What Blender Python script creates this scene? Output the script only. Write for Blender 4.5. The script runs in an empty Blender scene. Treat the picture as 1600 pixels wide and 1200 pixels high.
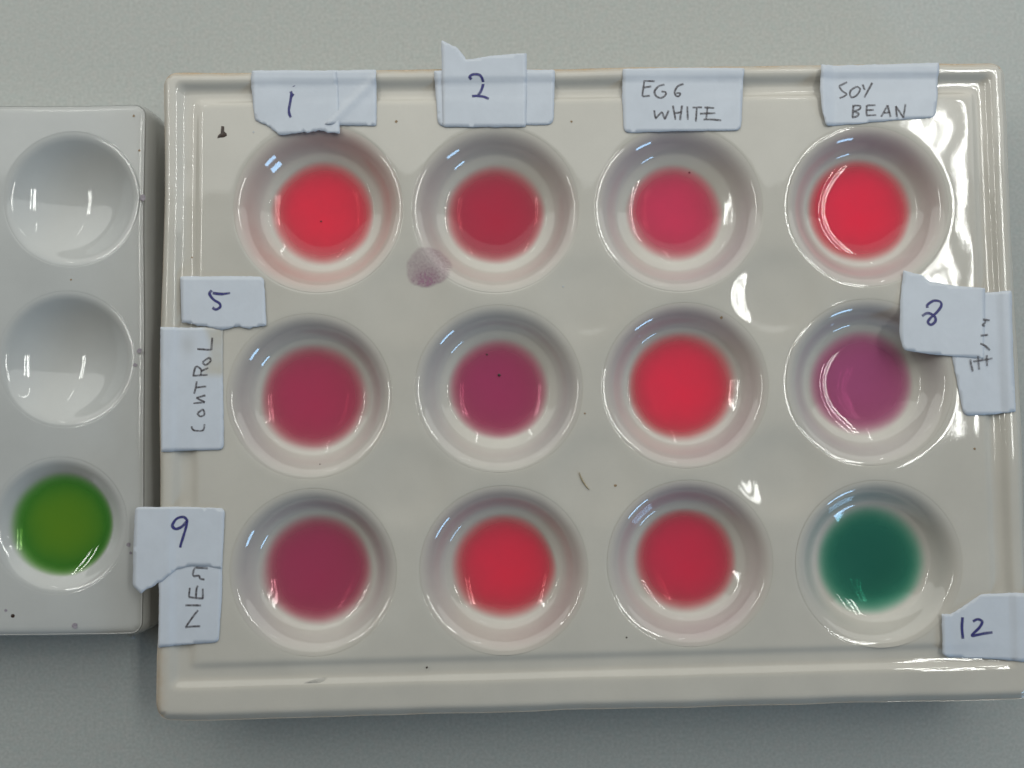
import bpy, bmesh, math, random
import numpy as np
from mathutils import Vector, Matrix, Euler
from mathutils.geometry import delaunay_2d_cdt

R = math.radians
S = bpy.context.scene
C = S.collection
MM = 0.001

# ------------------------------------------------------------------ camera
FPX = 1450.0                    # focal length in pixels of the 1600 px wide photograph
CAM_Z = 143.0                   # mm above the bench top
TILT = R(2.37)
cam_data = bpy.data.cameras.new('camera')
cam = bpy.data.objects.new('camera', cam_data)
C.objects.link(cam)
cam_data.sensor_width = 36.0
cam_data.lens = FPX / 1600.0 * 36.0
cam_data.clip_start = 0.005
cam_data.clip_end = 50.0
cam.location = (0, 0, CAM_Z * MM)
cam.rotation_euler = (TILT, 0, 0)
cam_data.dof.use_dof = True
cam_data.dof.focus_distance = 0.1295
cam_data.dof.aperture_fstop = 10.5
S.camera = cam
S.render.resolution_x = 1024
S.render.resolution_y = 768

# ------------------------------------------------------------------ room light (indoor, soft and dim)
world = bpy.data.worlds.new('World')
S.world = world
world.use_nodes = True
wb = world.node_tree.nodes['Background']
wb.inputs[0].default_value = (0.95, 0.98, 1.0, 1)
wb.inputs[1].default_value = 0.02


def area(name, loc, target, sx, sy, power, color):
    l = bpy.data.lights.new(name, 'AREA')
    l.shape = 'RECTANGLE'
    l.size = sx
    l.size_y = sy
    l.energy = power
    l.color = color
    o = bpy.data.objects.new(name, l)
    C.objects.link(o)
    o.location = loc
    d = Vector(target) - Vector(loc)
    if target[0] == loc[0] and target[1] == loc[1]:
        o.rotation_euler = (0, 0, 0)
    else:
        o.rotation_euler = d.to_track_quat('-Z', 'Y').to_euler()
    return o


TUBE_H = 0.80
TUBE_C = (0.985, 1.0, 0.95)


def tube(x0, ang, w, y0, y1, power):
    x = x0 + math.tan(R(ang)) * (TUBE_H - 0.014)
    area('fluorescent_tube', (x, (y0 + y1) / 2, TUBE_H), (x, (y0 + y1) / 2, 0), w, y1 - y0, power, TUBE_C)


for a_ in (28.9, 25.9, 24.3):
    tube(0.050, a_, 0.0062, -0.02, 0.42, 0.50)
for a_ in (-34.6, -37.0):
    tube(-0.028, a_, 0.0080, -0.02, 0.42, 0.58)
for a_ in (25.0, -36.0):
    tube(0.0, a_, 0.010, 0.75, 1.10, 0.2)
# pale ceiling running away from the viewer, lit by the tubes
area('ceiling_glow', (0.0, 1.22, 1.02), (0.0, 1.22, 0.0), 3.0, 2.5, 0.6, (0.985, 1.0, 0.96))
# soft lamp added close behind the plates to give the fall-off towards the viewer
area('added_key_lamp', (0.0, 0.20, 0.18), (0.0, 0.03, 0.0), 1.10, 0.28, 0.88, (0.98, 1.0, 0.96)).data.shape = 'ELLIPSE'
# cool daylight from a window low on the right, on the viewer's side
area('window_light', (0.46, -0.44, 0.19), (0.02, 0, 0.0), 0.17, 0.10, 0.72, (0.36, 0.66, 1.0))

S.view_settings.view_transform = 'Standard'
S.view_settings.look = 'None'
S.view_settings.exposure = 0.15
S.view_settings.gamma = 1.0
S.render.engine = 'CYCLES'
S.cycles.use_denoising = True
S.cycles.max_bounces = 8
S.cycles.transparent_max_bounces = 12
S.cycles.sample_clamp_indirect = 4.0

random.seed(7)
rng = np.random.default_rng(11)

# ------------------------------------------------------------------ pixel of the photograph -> point on a level at height z (mm)
_ct, _st = math.cos(TILT), math.sin(TILT)


def at(u, v, z):
    dx, dy, dz = (u - 800.0) / FPX, -(v - 600.0) / FPX, -1.0
    wy = dy * _ct - dz * _st
    wz = dy * _st + dz * _ct
    t = (z - CAM_Z) / wz
    return np.array([dx * t, wy * t])


def pxmm(z):
    return FPX / (CAM_Z - z)


# ------------------------------------------------------------------ materials
def new_mat(name):
    m = bpy.data.materials.new(name)
    m.use_nodes = True
    nt = m.node_tree
    nt.nodes.clear()
    out = nt.nodes.new('ShaderNodeOutputMaterial')
    return m, nt, out


def nd(nt, typ, **kw):
    n = nt.nodes.new(typ)
    for k, v in kw.items():
        setattr(n, k, v)
    return n


def ramp(nt, fac, stops):
    r = nd(nt, 'ShaderNodeValToRGB')
    el = r.color_ramp.elements
    while len(el) < len(stops):
        el.new(0.5)
    for e, (p, c) in zip(el, stops):
        e.position = p
        e.color = (c[0], c[1], c[2], 1)
    nt.links.new(fac, r.inputs[0])
    return r.outputs[0]


def mixc(nt, fac, a, b, mode='MIX'):
    m = nd(nt, 'ShaderNodeMix', data_type='RGBA', blend_type=mode)
    for sock, v in ((m.inputs[0], fac), (m.inputs[6], a), (m.inputs[7], b)):
        if hasattr(v, 'is_linked'):
            nt.links.new(v, sock)
        elif isinstance(v, (int, float)):
            sock.default_value = v
        else:
            sock.default_value = (v[0], v[1], v[2], 1)
    return m.outputs[2]


def noise(nt, scale, detail=3, rough=0.55, vec=None):
    n = nd(nt, 'ShaderNodeTexNoise')
    n.inputs['Scale'].default_value = scale
    n.inputs['Detail'].default_value = detail
    n.inputs['Roughness'].default_value = rough
    if vec is not None:
        nt.links.new(vec, n.inputs['Vector'])
    return n.outputs['Fac']


def math_n(nt, op, a, b=None, clamp=False):
    m = nd(nt, 'ShaderNodeMath', operation=op, use_clamp=clamp)
    for s, v in ((m.inputs[0], a), (m.inputs[1], b)):
        if v is None:
            continue
        if hasattr(v, 'is_linked'):
            nt.links.new(v, s)
        else:
            s.default_value = v
    return m.outputs[0]


def glaze(name, base, wear, rough=0.045, speckle=0.35, peel=0.040):
    """Glazed porcelain: soft mottling, bare ochre clay where the attribute 'wear' is high."""
    m, nt, out = new_mat(name)
    tc = nd(nt, 'ShaderNodeTexCoord').outputs['Object']
    b = nd(nt, 'ShaderNodeBsdfPrincipled')
    mot = noise(nt, 60.0, 4, 0.6, tc)
    c1 = ramp(nt, mot, [(0.3, [x * 0.93 for x in base]), (0.7, [min(1, x * 1.04) for x in base])])
    fine = noise(nt, 2600.0, 2, 0.6, tc)
    c2 = mixc(nt, math_n(nt, 'MULTIPLY', math_n(nt, 'SUBTRACT', fine, 0.5), speckle), c1, [x * 0.8 for x in base])
    w = nd(nt, 'ShaderNodeAttribute', attribute_name='wear').outputs['Fac']
    wn = noise(nt, 420.0, 5, 0.7, tc)
    wf = math_n(nt, 'MULTIPLY', w, math_n(nt, 'MULTIPLY', math_n(nt, 'SUBTRACT', wn, 0.22), 2.1, True), True)
    c3 = mixc(nt, wf, c2, wear)
    oi = nd(nt, 'ShaderNodeObjectInfo').outputs['Color']
    st = nd(nt, 'ShaderNodeAttribute', attribute_name='residue').outputs['Fac']
    sn = noise(nt, 170.0, 3, 0.6, tc)
    sf = math_n(nt, 'MULTIPLY', st, math_n(nt, 'ADD', math_n(nt, 'MULTIPLY', sn, 0.9), 0.55), True)
    c4 = mixc(nt, sf, c3, oi)
    nt.links.new(c4, b.inputs['Base Color'])
    b.inputs['IOR'].default_value = 1.56
    rr = math_n(nt, 'ADD', math_n(nt, 'MULTIPLY', wf, 0.4), rough)
    nt.links.new(rr, b.inputs['Roughness'])
    bp = nd(nt, 'ShaderNodeBump')
    bp.inputs['Strength'].default_value = peel
    bp.inputs['Distance'].default_value = 0.0002
    hn = math_n(nt, 'ADD', noise(nt, 480.0, 2, 0.45, tc), math_n(nt, 'MULTIPLY', noise(nt, 1500.0, 1, 0.5, tc), 0.12))
    nt.links.new(hn, bp.inputs['Height'])
    nt.links.new(bp.outputs[0], b.inputs['Normal'])
    nt.links.new(b.outputs[0], out.inputs[0])
    return m


CREAM = (0.585, 0.560, 0.505)
WHITE = (0.520, 0.530, 0.520)
M_cream = glaze('cream_glaze', CREAM, (0.50, 0.30, 0.12))
M_white = glaze('white_glaze', WHITE, (0.44, 0.40, 0.34), rough=0.04, peel=0.035)


def paper_mat(name, base):
    m, nt, out = new_mat(name)
    tc = nd(nt, 'ShaderNodeTexCoord').outputs['Object']
    b = nd(nt, 'ShaderNodeBsdfPrincipled')
    n1 = noise(nt, 260.0, 5, 0.65, tc)
    c = ramp(nt, n1, [(0.3, [x * 0.955 for x in base]), (0.7, [min(1, x * 1.03) for x in base])])
    w = nd(nt, 'ShaderNodeAttribute', attribute_name='wet').outputs['Fac']
    wf = math_n(nt, 'MULTIPLY', w, math_n(nt, 'ADD', noise(nt, 300.0, 3, 0.6, tc), 0.4), True)
    c = mixc(nt, wf, c, (0.50, 0.47, 0.39))
    g = nd(nt, 'ShaderNodeAttribute', attribute_name='grime').outputs['Fac']
    c = mixc(nt, g, c, (0.36, 0.36, 0.35))
    nt.links.new(c, b.inputs['Base Color'])
    b.inputs['Roughness'].default_value = 0.42
    b.inputs['Specular IOR Level'].default_value = 0.35
    bp = nd(nt, 'ShaderNodeBump')
    bp.inputs['Strength'].default_value = 0.10
    bp.inputs['Distance'].default_value = 0.0002
    nt.links.new(noise(nt, 900.0, 4, 0.6, tc), bp.inputs['Height'])
    nt.links.new(bp.outputs[0], b.inputs['Normal'])
    nt.links.new(b.outputs[0], out.inputs[0])
    return m


M_paper = paper_mat('white_label_paper', (0.605, 0.65, 0.72))


def ink_mat(name, col, breakup):
    m, nt, out = new_mat(name)
    tc = nd(nt, 'ShaderNodeTexCoord').outputs['Object']
    d = nd(nt, 'ShaderNodeBsdfPrincipled')
    d.inputs['Base Color'].default_value = (*col, 1)
    d.inputs['Roughness'].default_value = 0.5
    t = nd(nt, 'ShaderNodeBsdfTransparent')
    mx = nd(nt, 'ShaderNodeMixShader')
    e = nd(nt, 'ShaderNodeAttribute', attribute_name='cover').outputs['Fac']
    n = noise(nt, 2500.0, 3, 0.6, tc)
    f = math_n(nt, 'MULTIPLY', e, math_n(nt, 'ADD', math_n(nt, 'MULTIPLY', math_n(nt, 'SUBTRACT', n, 0.5), breakup * 2), 1.0 - breakup * 0.5), True)
    nt.links.new(f, mx.inputs[0])
    nt.links.new(t.outputs[0], mx.inputs[1])
    nt.links.new(d.outputs[0], mx.inputs[2])
    nt.links.new(mx.outputs[0], out.inputs[0])
    return m


M_pen = ink_mat('blue_pen_ink', (0.030, 0.028, 0.19), 0.35)
M_pencil = ink_mat('dark_pencil', (0.075, 0.062, 0.070), 0.75)


def liquid_mat(name, deep, thin, dens):
    """Turbid indicator liquid: covers the china more the deeper it stands; wet, glossy surface."""
    m, nt, out = new_mat(name)
    tc = nd(nt, 'ShaderNodeTexCoord').outputs['Object']
    dep = nd(nt, 'ShaderNodeAttribute', attribute_name='depth').outputs['Fac']
    dn = math_n(nt, 'MULTIPLY', dep, math_n(nt, 'ADD', math_n(nt, 'MULTIPLY', noise(nt, 260.0, 2, 0.5, tc), 0.5), 0.75))
    ex = math_n(nt, 'POWER', math.e, math_n(nt, 'MULTIPLY', dn, -dens))
    cov = math_n(nt, 'SUBTRACT', 1.0, ex, True)
    col = mixc(nt, math_n(nt, 'SUBTRACT', 1.0, math_n(nt, 'POWER', math.e, math_n(nt, 'MULTIPLY', dn, -dens * 0.42)), True), thin, deep)
    d = nd(nt, 'ShaderNodeBsdfDiffuse')
    nt.links.new(col, d.inputs['Color'])
    up = nd(nt, 'ShaderNodeCombineXYZ')          # a turbid liquid scatters from within, whatever the tilt of its surface
    up.inputs[2].default_value = 1.0
    nt.links.new(up.outputs[0], d.inputs['Normal'])
    t = nd(nt, 'ShaderNodeBsdfTransparent')
    mxd = max(deep)
    tint = [0.22 + 0.78 * (x_ / mxd) for x_ in deep]      # what gets through is dyed, not grey
    nt.links.new(mixc(nt, math_n(nt, 'MULTIPLY', cov, 1.3, True), (1, 1, 1), tint), t.inputs['Color'])
    mx = nd(nt, 'ShaderNodeMixShader')
    nt.links.new(cov, mx.inputs[0])
    nt.links.new(t.outputs[0], mx.inputs[1])
    nt.links.new(d.outputs[0], mx.inputs[2])
    g = nd(nt, 'ShaderNodeBsdfGlossy')
    g.inputs['Roughness'].default_value = 0.012
    # Schlick's reflectance, the same from both sides of the thin surface
    geo = nd(nt, 'ShaderNodeNewGeometry')
    dt = nd(nt, 'ShaderNodeVectorMath', operation='DOT_PRODUCT')
    nt.links.new(geo.outputs['Incoming'], dt.inputs[0])
    nt.links.new(geo.outputs['Normal'], dt.inputs[1])
    om = math_n(nt, 'SUBTRACT', 1.0, math_n(nt, 'ABSOLUTE', dt.outputs['Value']), True)
    fr = math_n(nt, 'ADD', math_n(nt, 'MULTIPLY', math_n(nt, 'POWER', om, 5.0), 0.97), 0.023)
    m2 = nd(nt, 'ShaderNodeMixShader')
    nt.links.new(fr, m2.inputs[0])
    nt.links.new(mx.outputs[0], m2.inputs[1])
    nt.links.new(g.outputs[0], m2.inputs[2])
    nt.links.new(m2.outputs[0], out.inputs[0])
    return m


def plain_mat(name, col, rough=0.6):
    m, nt, out = new_mat(name)
    b = nd(nt, 'ShaderNodeBsdfPrincipled')
    tc = nd(nt, 'ShaderNodeTexCoord').outputs['Object']
    c = ramp(nt, noise(nt, 1500.0, 3, 0.6, tc), [(0.3, [x * 0.7 for x in col]), (0.7, [min(1, x * 1.3) for x in col])])
    nt.links.new(c, b.inputs['Base Color'])
    b.inputs['Roughness'].default_value = rough
    nt.links.new(b.outputs[0], out.inputs[0])
    return m


M_speck = plain_mat('burnt_glaze_speck', (0.035, 0.018, 0.012), 0.4)
M_brown = plain_mat('brown_fleck', (0.30, 0.21, 0.12))
M_violet = plain_mat('violet_fleck', (0.30, 0.27, 0.31))
M_fibre = plain_mat('tan_fibre', (0.42, 0.35, 0.23))
M_crumb = plain_mat('pale_crumb', (0.55, 0.58, 0.60))


def table_mat():
    m, nt, out = new_mat('grey_laminate')
    tc = nd(nt, 'ShaderNodeTexCoord').outputs['Object']
    b = nd(nt, 'ShaderNodeBsdfPrincipled')
    n1 = noise(nt, 2200.0, 3, 0.75, tc)
    n2 = noise(nt, 30.0, 4, 0.6, tc)
    c = ramp(nt, n1, [(0.32, (0.37, 0.385, 0.37)), (0.68, (0.52, 0.535, 0.515))])
    c = mixc(nt, math_n(nt, 'MULTIPLY', n2, 0.35), c, (0.385, 0.405, 0.39))
    n3 = noise(nt, 620.0, 4, 0.7, tc)
    c = mixc(nt, math_n(nt, 'MULTIPLY', math_n(nt, 'SUBTRACT', n3, 0.45), 1.1, True), c, (0.37, 0.45, 0.44))
    n4 = noise(nt, 760.0, 3, 0.7, tc)
    c = mixc(nt, math_n(nt, 'MULTIPLY', math_n(nt, 'SUBTRACT', n4, 0.5), 1.0, True), c, (0.50, 0.44, 0.42))
    nt.links.new(c, b.inputs['Base Color'])
    b.inputs['Roughness'].default_value = 0.42
    b.inputs['Specular IOR Level'].default_value = 0.25
    bp = nd(nt, 'ShaderNodeBump')
    bp.inputs['Strength'].default_value = 0.10
    bp.inputs['Distance'].default_value = 0.0002
    nt.links.new(n1, bp.inputs['Height'])
    nt.links.new(bp.outputs[0], b.inputs['Normal'])
    nt.links.new(b.outputs[0], out.inputs[0])
    return m


M_table = table_mat()


# ------------------------------------------------------------------ object helpers (all shapes in mm)
def mesh_obj(name, verts, faces, mat, parent=None, smooth=True, attrs=None, origin=(0, 0, 0)):
    v = np.asarray(verts, dtype=np.float64)
    o3 = np.array(origin, dtype=np.float64)
    me = bpy.data.meshes.new(name)
    vv = ((v - o3) * MM).astype(np.float32)
    if isinstance(faces, np.ndarray) and faces.ndim == 2:
        nf, k = faces.shape
        me.vertices.add(len(vv))
        me.vertices.foreach_set('co', vv.ravel())
        me.loops.add(nf * k)
        me.loops.foreach_set('vertex_index', faces.ravel().astype(np.int32))
        me.polygons.add(nf)
        me.polygons.foreach_set('loop_start', np.arange(0, nf * k, k, dtype=np.int32))
        me.update(calc_edges=True)
    else:
        me.from_pydata(vv.tolist(), [], [list(map(int, f)) for f in faces])
    me.validate()
    me.polygons.foreach_set('use_smooth', np.full(len(me.polygons), smooth))
    for an, av in (attrs or {}).items():
        a = me.attributes.new(an, 'FLOAT', 'POINT')
        a.data.foreach_set('value', np.asarray(av, dtype=np.float32))
    me.materials.append(mat)
    o = bpy.data.objects.new(name, me)
    C.objects.link(o)
    o.location = o3 * MM
    if parent is not None:
        o.parent = parent
        o.location = (o3 * MM) - np.array(parent.location)
    return o


def thing(name, loc, label, cat, group=None):
    o = bpy.data.objects.new(name, None)
    o.empty_display_size = 0.01
    C.objects.link(o)
    o.location = Vector(loc) * MM
    tag(o, label, cat, group)
    return o


def tag(o, label, cat, group=None):
    o['label'] = label
    o['category'] = cat
    if group:
        o['group'] = group


def grid_faces(nu, nv, wrap=False):
    i = np.arange(nu - 1)[:, None]
    jn = nv if wrap else nv - 1
    j = np.arange(jn)[None, :]
    j2 = (j + 1) % nv
    a = i * nv + j
    b = (i + 1) * nv + j
    c = (i + 1) * nv + j2
    d = i * nv + j2
    return np.stack([a, b, c, d], -1).reshape(-1, 4)


# ------------------------------------------------------------------ bench top
TW = 700.0
me = bmesh.new()
bmesh.ops.create_cube(me, size=1.0)
for v in me.verts:
    v.co = Vector((v.co.x * 2 * TW, v.co.y * 2 * TW, (v.co.z - 0.5) * 25.0)) * MM
bmesh.ops.bevel(me, geom=me.edges[:], offset=0.002, segments=2, affect='EDGES')
tm = bpy.data.meshes.new('table')
me.to_mesh(tm)
me.free()
tm.materials.append(M_table)
table = bpy.data.objects.new('table', tm)
C.objects.link(table)
table['kind'] = 'structure'


# ------------------------------------------------------------------ porcelain spot plates
def waves(seed, n, lo, hi, amp):
    r = np.random.default_rng(seed)
    ks = []
    for _ in range(n):
        lam = r.uniform(lo, hi)
        th = r.uniform(0, 2 * math.pi)
        ks.append((2 * math.pi / lam * math.cos(th), 2 * math.pi / lam * math.sin(th), r.uniform(0, 6.28), amp * (lam / hi) / math.sqrt(n)))

    def f(x, y):
        z = np.zeros_like(x)
        for kx, ky, ph, a in ks:
            z = z + a * np.sin(kx * x + ky * y + ph)
        return z
    return f


def smooth1(arr, sig_n):
    n = int(3 * sig_n) + 1
    k = np.exp(-0.5 * (np.arange(-n, n + 1) / sig_n) ** 2)
    k /= k.sum()
    return np.convolve(np.pad(arr, n, mode='edge'), k, mode='valid')


def blur2(z, s0, s1):
    for ax, s in ((0, s0), (1, s1)):
        if s <= 0:
            continue
        n = int(3 * s) + 1
        k = np.exp(-0.5 * (np.arange(-n, n + 1) / s) ** 2)
        k /= k.sum()
        pad = [(0, 0), (0, 0)]
        pad[ax] = (n, n)
        # odd reflection keeps the falling outer edge falling
        zp = np.pad(z, pad, mode='reflect', reflect_type='odd')
        zo = np.zeros_like(z)
        for i, kk in enumerate(k):
            sl = [slice(None), slice(None)]
            sl[ax] = slice(i, i + z.shape[ax])
            zo += kk * zp[tuple(sl)]
        z = zo
    return z


class WellProfile:
    """Radial profile of one kind of well: slope table integrated from outside inward (r in mm)."""
    def __init__(self, ctrl, sig):
        r = np.arange(0, 20.0, 0.01)
        s = np.interp(r, [c[0] for c in ctrl], [c[1] for c in ctrl])
        sm = np.pad(s, 0)
        s = smooth1(sm, sig / 0.01)
        s[r < 0.3] = 0
        z = np.cumsum(s) * 0.01
        z -= z[-1]
        self.r, self.z = r, z

    def __call__(self, r):
        return np.interp(r, self.r, self.z)


W_MAIN = WellProfile([(0, 0), (2, .04), (4, .13), (6, .34), (7.0, .44), (7.3, .475), (8.5, .49), (8.75, 1.02), (9.7, 1.28), (10.3, 1.00), (10.9, .62), (11.5, .26),
                      (12.1, 0.07), (12.9, 0.0), (15.0, 0), (20, 0)], 0.15)
W_SIDE = WellProfile([(0, 0), (2, .16), (4, .33), (6, .52), (7.6, .70), (8.5, .72), (9.1, .40), (9.6, .06), (10.0, 0), (20, 0)], 0.16)


class Plate:
    def __init__(self, corners, ztop, breaks, prof, wells, wellprof, crest, wav, edge_wav, r_c, step, blur_mm, smin_k):
        self.c = np.array(corners)          # TL, TR, BR, BL (mm)
        self.ztop = ztop
        self.breaks, self.prof = breaks, prof
        self.wells, self.wp, self.crest = wells, wellprof, crest
        self.wav, self.ewav = wav, edge_wav
        self.bumps = None
        self.soften_bottom = 0.0
        self.dishes = []
        self.r_c, self.step, self.blur_mm, self.k = r_c, step, blur_mm, smin_k

    def side_dist(self, x, y):
        c = self.c
        out = []
        for a, b in ((0, 3), (2, 1), (1, 0), (3, 2)):       # left, right, top, bottom
            p, q = c[a], c[b]
            e = (q - p) / np.linalg.norm(q - p)
            n = np.array([-e[1], e[0]])                     # points inward for this winding
            out.append((x - p[0]) * n[0] + (y - p[1]) * n[1])
        return out

    def u_of(self, x, y):
        us = []
        for d, br in zip(self.side_dist(x, y), self.breaks):
            us.append(np.interp(d, br, np.arange(len(br))) + np.minimum(d, 0))
        k = self.k
        u = us[0]
        for w in us[1:]:
            h = np.clip(0.5 + 0.5 * (w - u) / k, 0, 1)
            u = w * (1 - h) + u * h - k * h * (1 - h)
        return u

    def surf_wells(self, x, y):
        z = self.wav(x, y)
        for cx, cy, s in self.wells:
            z = z + self.wp(np.hypot(x - cx, y - cy) / s) * (0.6 + 0.4 * s)
        for cx, cy, h, sg in self.dishes:            # the glaze sinks a little between four wells
            z = z - h * np.exp(-(((x - cx) ** 2 + (y - cy) ** 2) / sg ** 2) ** 2)
        return z

    def field(self, x, y):
        return self.ztop + self.surf_wells(x, y)

    def build(self, name, mat, root, wall_rings, wear_fn, well_name='well', well_colors=None, well_res=None):
        c = self.c
        wmm = np.linalg.norm(c[1] - c[0])
        hmm = np.linalg.norm(c[3] - c[0])
        nu, nv = int(wmm / self.step) + 1, int(hmm / self.step) + 1
        s = np.linspace(0, 1, nu)[:, None] * np.ones((1, nv))
        t = np.linspace(0, 1, nv)[None, :] * np.ones((nu, 1))
        a, b = s * wmm, t * hmm                              # distances along the sides
        rc = self.r_c
        A, B = a.copy(), b.copy()
        x0 = ((1 - s) * (1 - t))[..., None] * c[0] + (s * (1 - t))[..., None] * c[1] + (s * t)[..., None] * c[2] + ((1 - s) * t)[..., None] * c[3]
        z = np.interp(self.u_of(x0[..., 0], x0[..., 1]), np.arange(len(self.prof)), self.prof)
        z = np.where(z < 0, z * (1 - self.soften_bottom * np.clip((b - (hmm - 12.0)) / 3.0, 0, 1) * np.clip((hmm - 1.6 - b) / 0.8, 0, 1)), z)
        z = blur2(z, self.blur_mm / (wmm / (nu - 1)), self.blur_mm / (hmm / (nv - 1)))
        self.zgrid_top = z
        for sa in (0, 1):
            for sb in (0, 1):
                va = rc - (a if sa == 0 else wmm - a)
                vb = rc - (b if sb == 0 else hmm - b)
                msk = (va > 0) & (vb > 0)
                m = np.maximum(va, vb)
                l2 = np.sqrt(va ** 2 + vb ** 2)
                f = np.where(msk, m / np.maximum(l2, 1e-9), 1.0)
                na, nb = rc - va * f, rc - vb * f
                A = np.where(msk, na if sa == 0 else wmm - na, A)
                B = np.where(msk, nb if sb == 0 else hmm - nb, B)
        s2, t2 = A / wmm, B / hmm
        P = ((1 - s2) * (1 - t2))[..., None] * c[0] + (s2 * (1 - t2))[..., None] * c[1] + (s2 * t2)[..., None] * c[2] + ((1 - s2) * t2)[..., None] * c[3]
        x, y = P[..., 0], P[..., 1]
        # hand-made outline: the edge wanders a little
        ed = np.minimum(np.minimum(a, wmm - a), np.minimum(b, hmm - b))
        f = np.exp(-ed / 3.0)
        ux, uy = self.ewav[0](x, y) * f, self.ewav[1](x, y) * f
        x, y = x + ux, y + uy
        ed0 = ed
        zz = self.ztop + z + self.surf_wells(x, y)
        if self.bumps is not None:
            zz = zz + self.bumps(x, y) * np.clip(1 - (hmm - b) / 9.0, 0, 1) + self.bumps(y, x) * 0.35 * np.exp(-ed0 / 2.0)
        for cx, cy, sc in self.wells:
            r = np.hypot(x - cx, y - cy)
            h = np.clip((self.crest * sc - 0.03 - r) / 0.5, 0, 1)
            zz = zz - 0.45 * h * h * (3 - 2 * h)
        V = np.stack([x, y, zz], -1).reshape(-1, 3)
        F = grid_faces(nu, nv)[:, ::-1]
        wear = wear_fn(self, x, y, a, b, wmm, hmm).ravel()
        # outer wall: rings that drop from the edge of the top to the bench
        idx = np.arange(nu * nv).reshape(nu, nv)
        loop = np.concatenate([idx[:-1, 0], idx[-1, :-1], idx[:0:-1, -1], idx[0, :0:-1]])
        L = V[loop]
        prev = np.roll(L, 1, 0)[:, :2]
        nxt = np.roll(L, -1, 0)[:, :2]
        tg = nxt - prev
        tg /= np.maximum(np.linalg.norm(tg, axis=1), 1e-9)[:, None]
        nrm = np.stack([tg[:, 1], -tg[:, 0]], 1)
        cen = L[:, :2].mean(0)
        if np.sum(nrm * (L[:, :2] - cen)) < 0:
            nrm = -nrm
        k = np.ones(9) / 9
        nrm = np.stack([np.convolve(np.concatenate([nrm[-4:, i], nrm[:, i], nrm[:4, i]]), k, 'valid') for i in (0, 1)], 1)
        nrm /= np.linalg.norm(nrm, axis=1)[:, None]
        verts, faces, wl = [V], [F], [wear]
        base_idx, n_l = loop, len(loop)
        off = len(V)
        for (o_mm, zf, wr) in wall_rings:
            ring = np.empty((n_l, 3))
            ring[:, :2] = L[:, :2] + nrm * o_mm
            ring[:, 2] = L[:, 2] * zf
            verts.append(ring)
            cur = off + np.arange(n_l)
            faces.append(np.stack([base_idx, np.roll(base_idx, -1), np.roll(cur, -1), cur], 1)[:, ::-1])
            wl.append(np.full(n_l, wr))
            base_idx = cur
            off += n_l
        verts = np.concatenate(verts)
        faces = np.concatenate(faces)
        wl = np.concatenate(wl)
        body = mesh_obj(name, verts, faces, mat, root, attrs={'wear': wl, 'residue': np.zeros(len(verts))})
        # wells: polar patches with a fine mesh
        outs = []
        for i, (cx, cy, sc) in enumerate(self.wells):
            ro = self.crest * sc
            nr, na_ = 84, 168
            rr = ro * (np.arange(1, nr + 1) / nr) ** 0.85
            th = np.arange(na_) * 2 * math.pi / na_
            X = cx + rr[:, None] * np.cos(th)[None, :]
            Y = cy + rr[:, None] * np.sin(th)[None, :]
            Z = self.field(X, Y) + 0.008
            vv = np.stack([X, Y, Z], -1).reshape(-1, 3)
            cz = self.field(np.array([cx]), np.array([cy]))[0] + 0.008
            vv = np.concatenate([vv, [[cx, cy, cz]]])
            q = grid_faces(nr, na_, wrap=True)
            tri = [[nr * na_, j, (j + 1) % na_] for j in range(na_)]
            fl = [list(f) for f in q.tolist()] + tri
            rn = np.repeat(rr / ro, na_)
            ring = np.exp(-((rn - 0.84) / 0.13) ** 2) * (1 + 0.35 * np.sin(np.tile(th, nr) * 2 + i * 1.7))
            res = np.concatenate([ring * (well_res[i] if well_res else 0), [0]])
            w = mesh_obj(well_name, vv, fl, mat, root, attrs={'wear': np.zeros(len(vv)), 'residue': np.clip(res, 0, 1)}, origin=(cx, cy, cz))
            if well_colors:
                w.color = (*well_colors[i], 1)
            # exact normals, so the lip runs on into the plate without a seam
            e = 0.02
            gx = (self.field(vv[:, 0] + e, vv[:, 1]) - self.field(vv[:, 0] - e, vv[:, 1])) / (2 * e)
            gy = (self.field(vv[:, 0], vv[:, 1] + e) - self.field(vv[:, 0], vv[:, 1] - e)) / (2 * e)
            nn = np.stack([-gx, -gy, np.ones_like(gx)], 1)
            nn /= np.linalg.norm(nn, axis=1)[:, None]
            w.data.normals_split_custom_set_from_vertices(nn.tolist())
            outs.append(w)
        return body, outs


# --- the big cream plate -----------------------------------------------------------------------------
ZT = 13.8
corners = [at(256, 113, 13.2), at(1571, 97, 13.2), at(1610, 1090, 12.6), at(247, 1126, 12.6)]
well_px = [(497, 325, 1.0), (774, 327, 0.985), (1061, 325, 0.985), (1356, 322, 0.95),
           (483, 619, 0.965), (779, 607, 0.98), (1071, 602, 0.97), (1359, 597, 0.975),
           (489, 894, 0.965), (787, 891, 0.975), (1078, 880, 0.96), (1373, 881, 0.965)]
wells = [(*at(u, v, ZT), s) for u, v, s in well_px]
# distances from the outer edge (mm) at which the moulding changes, per side
breaks = [[0, 0.55, 2.15, 2.9, 4.6, 5.4, 9.0],      # left
          [0, 0.9, 2.55, 3.1, 4.6, 5.2, 9.0],       # right
          [0, 0.7, 1.9, 2.7, 4.1, 4.9, 9.0],        # top
          [0, 1.1, 4.7, 5.7, 7.3, 7.9, 12.0]]       # bottom
prof = [-0.95, 0.22, 0.20, -0.66, -0.64, -0.06, 0.0]
main_plate = Plate(corners, ZT, breaks, prof, wells, W_MAIN, 11.9,
                   waves(3, 18, 5, 22, 0.060), (waves(5, 6, 9, 40, 0.16), waves(6, 6, 9, 40, 0.16)), 1.9, 0.2, 0.33, 0.9)


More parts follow.
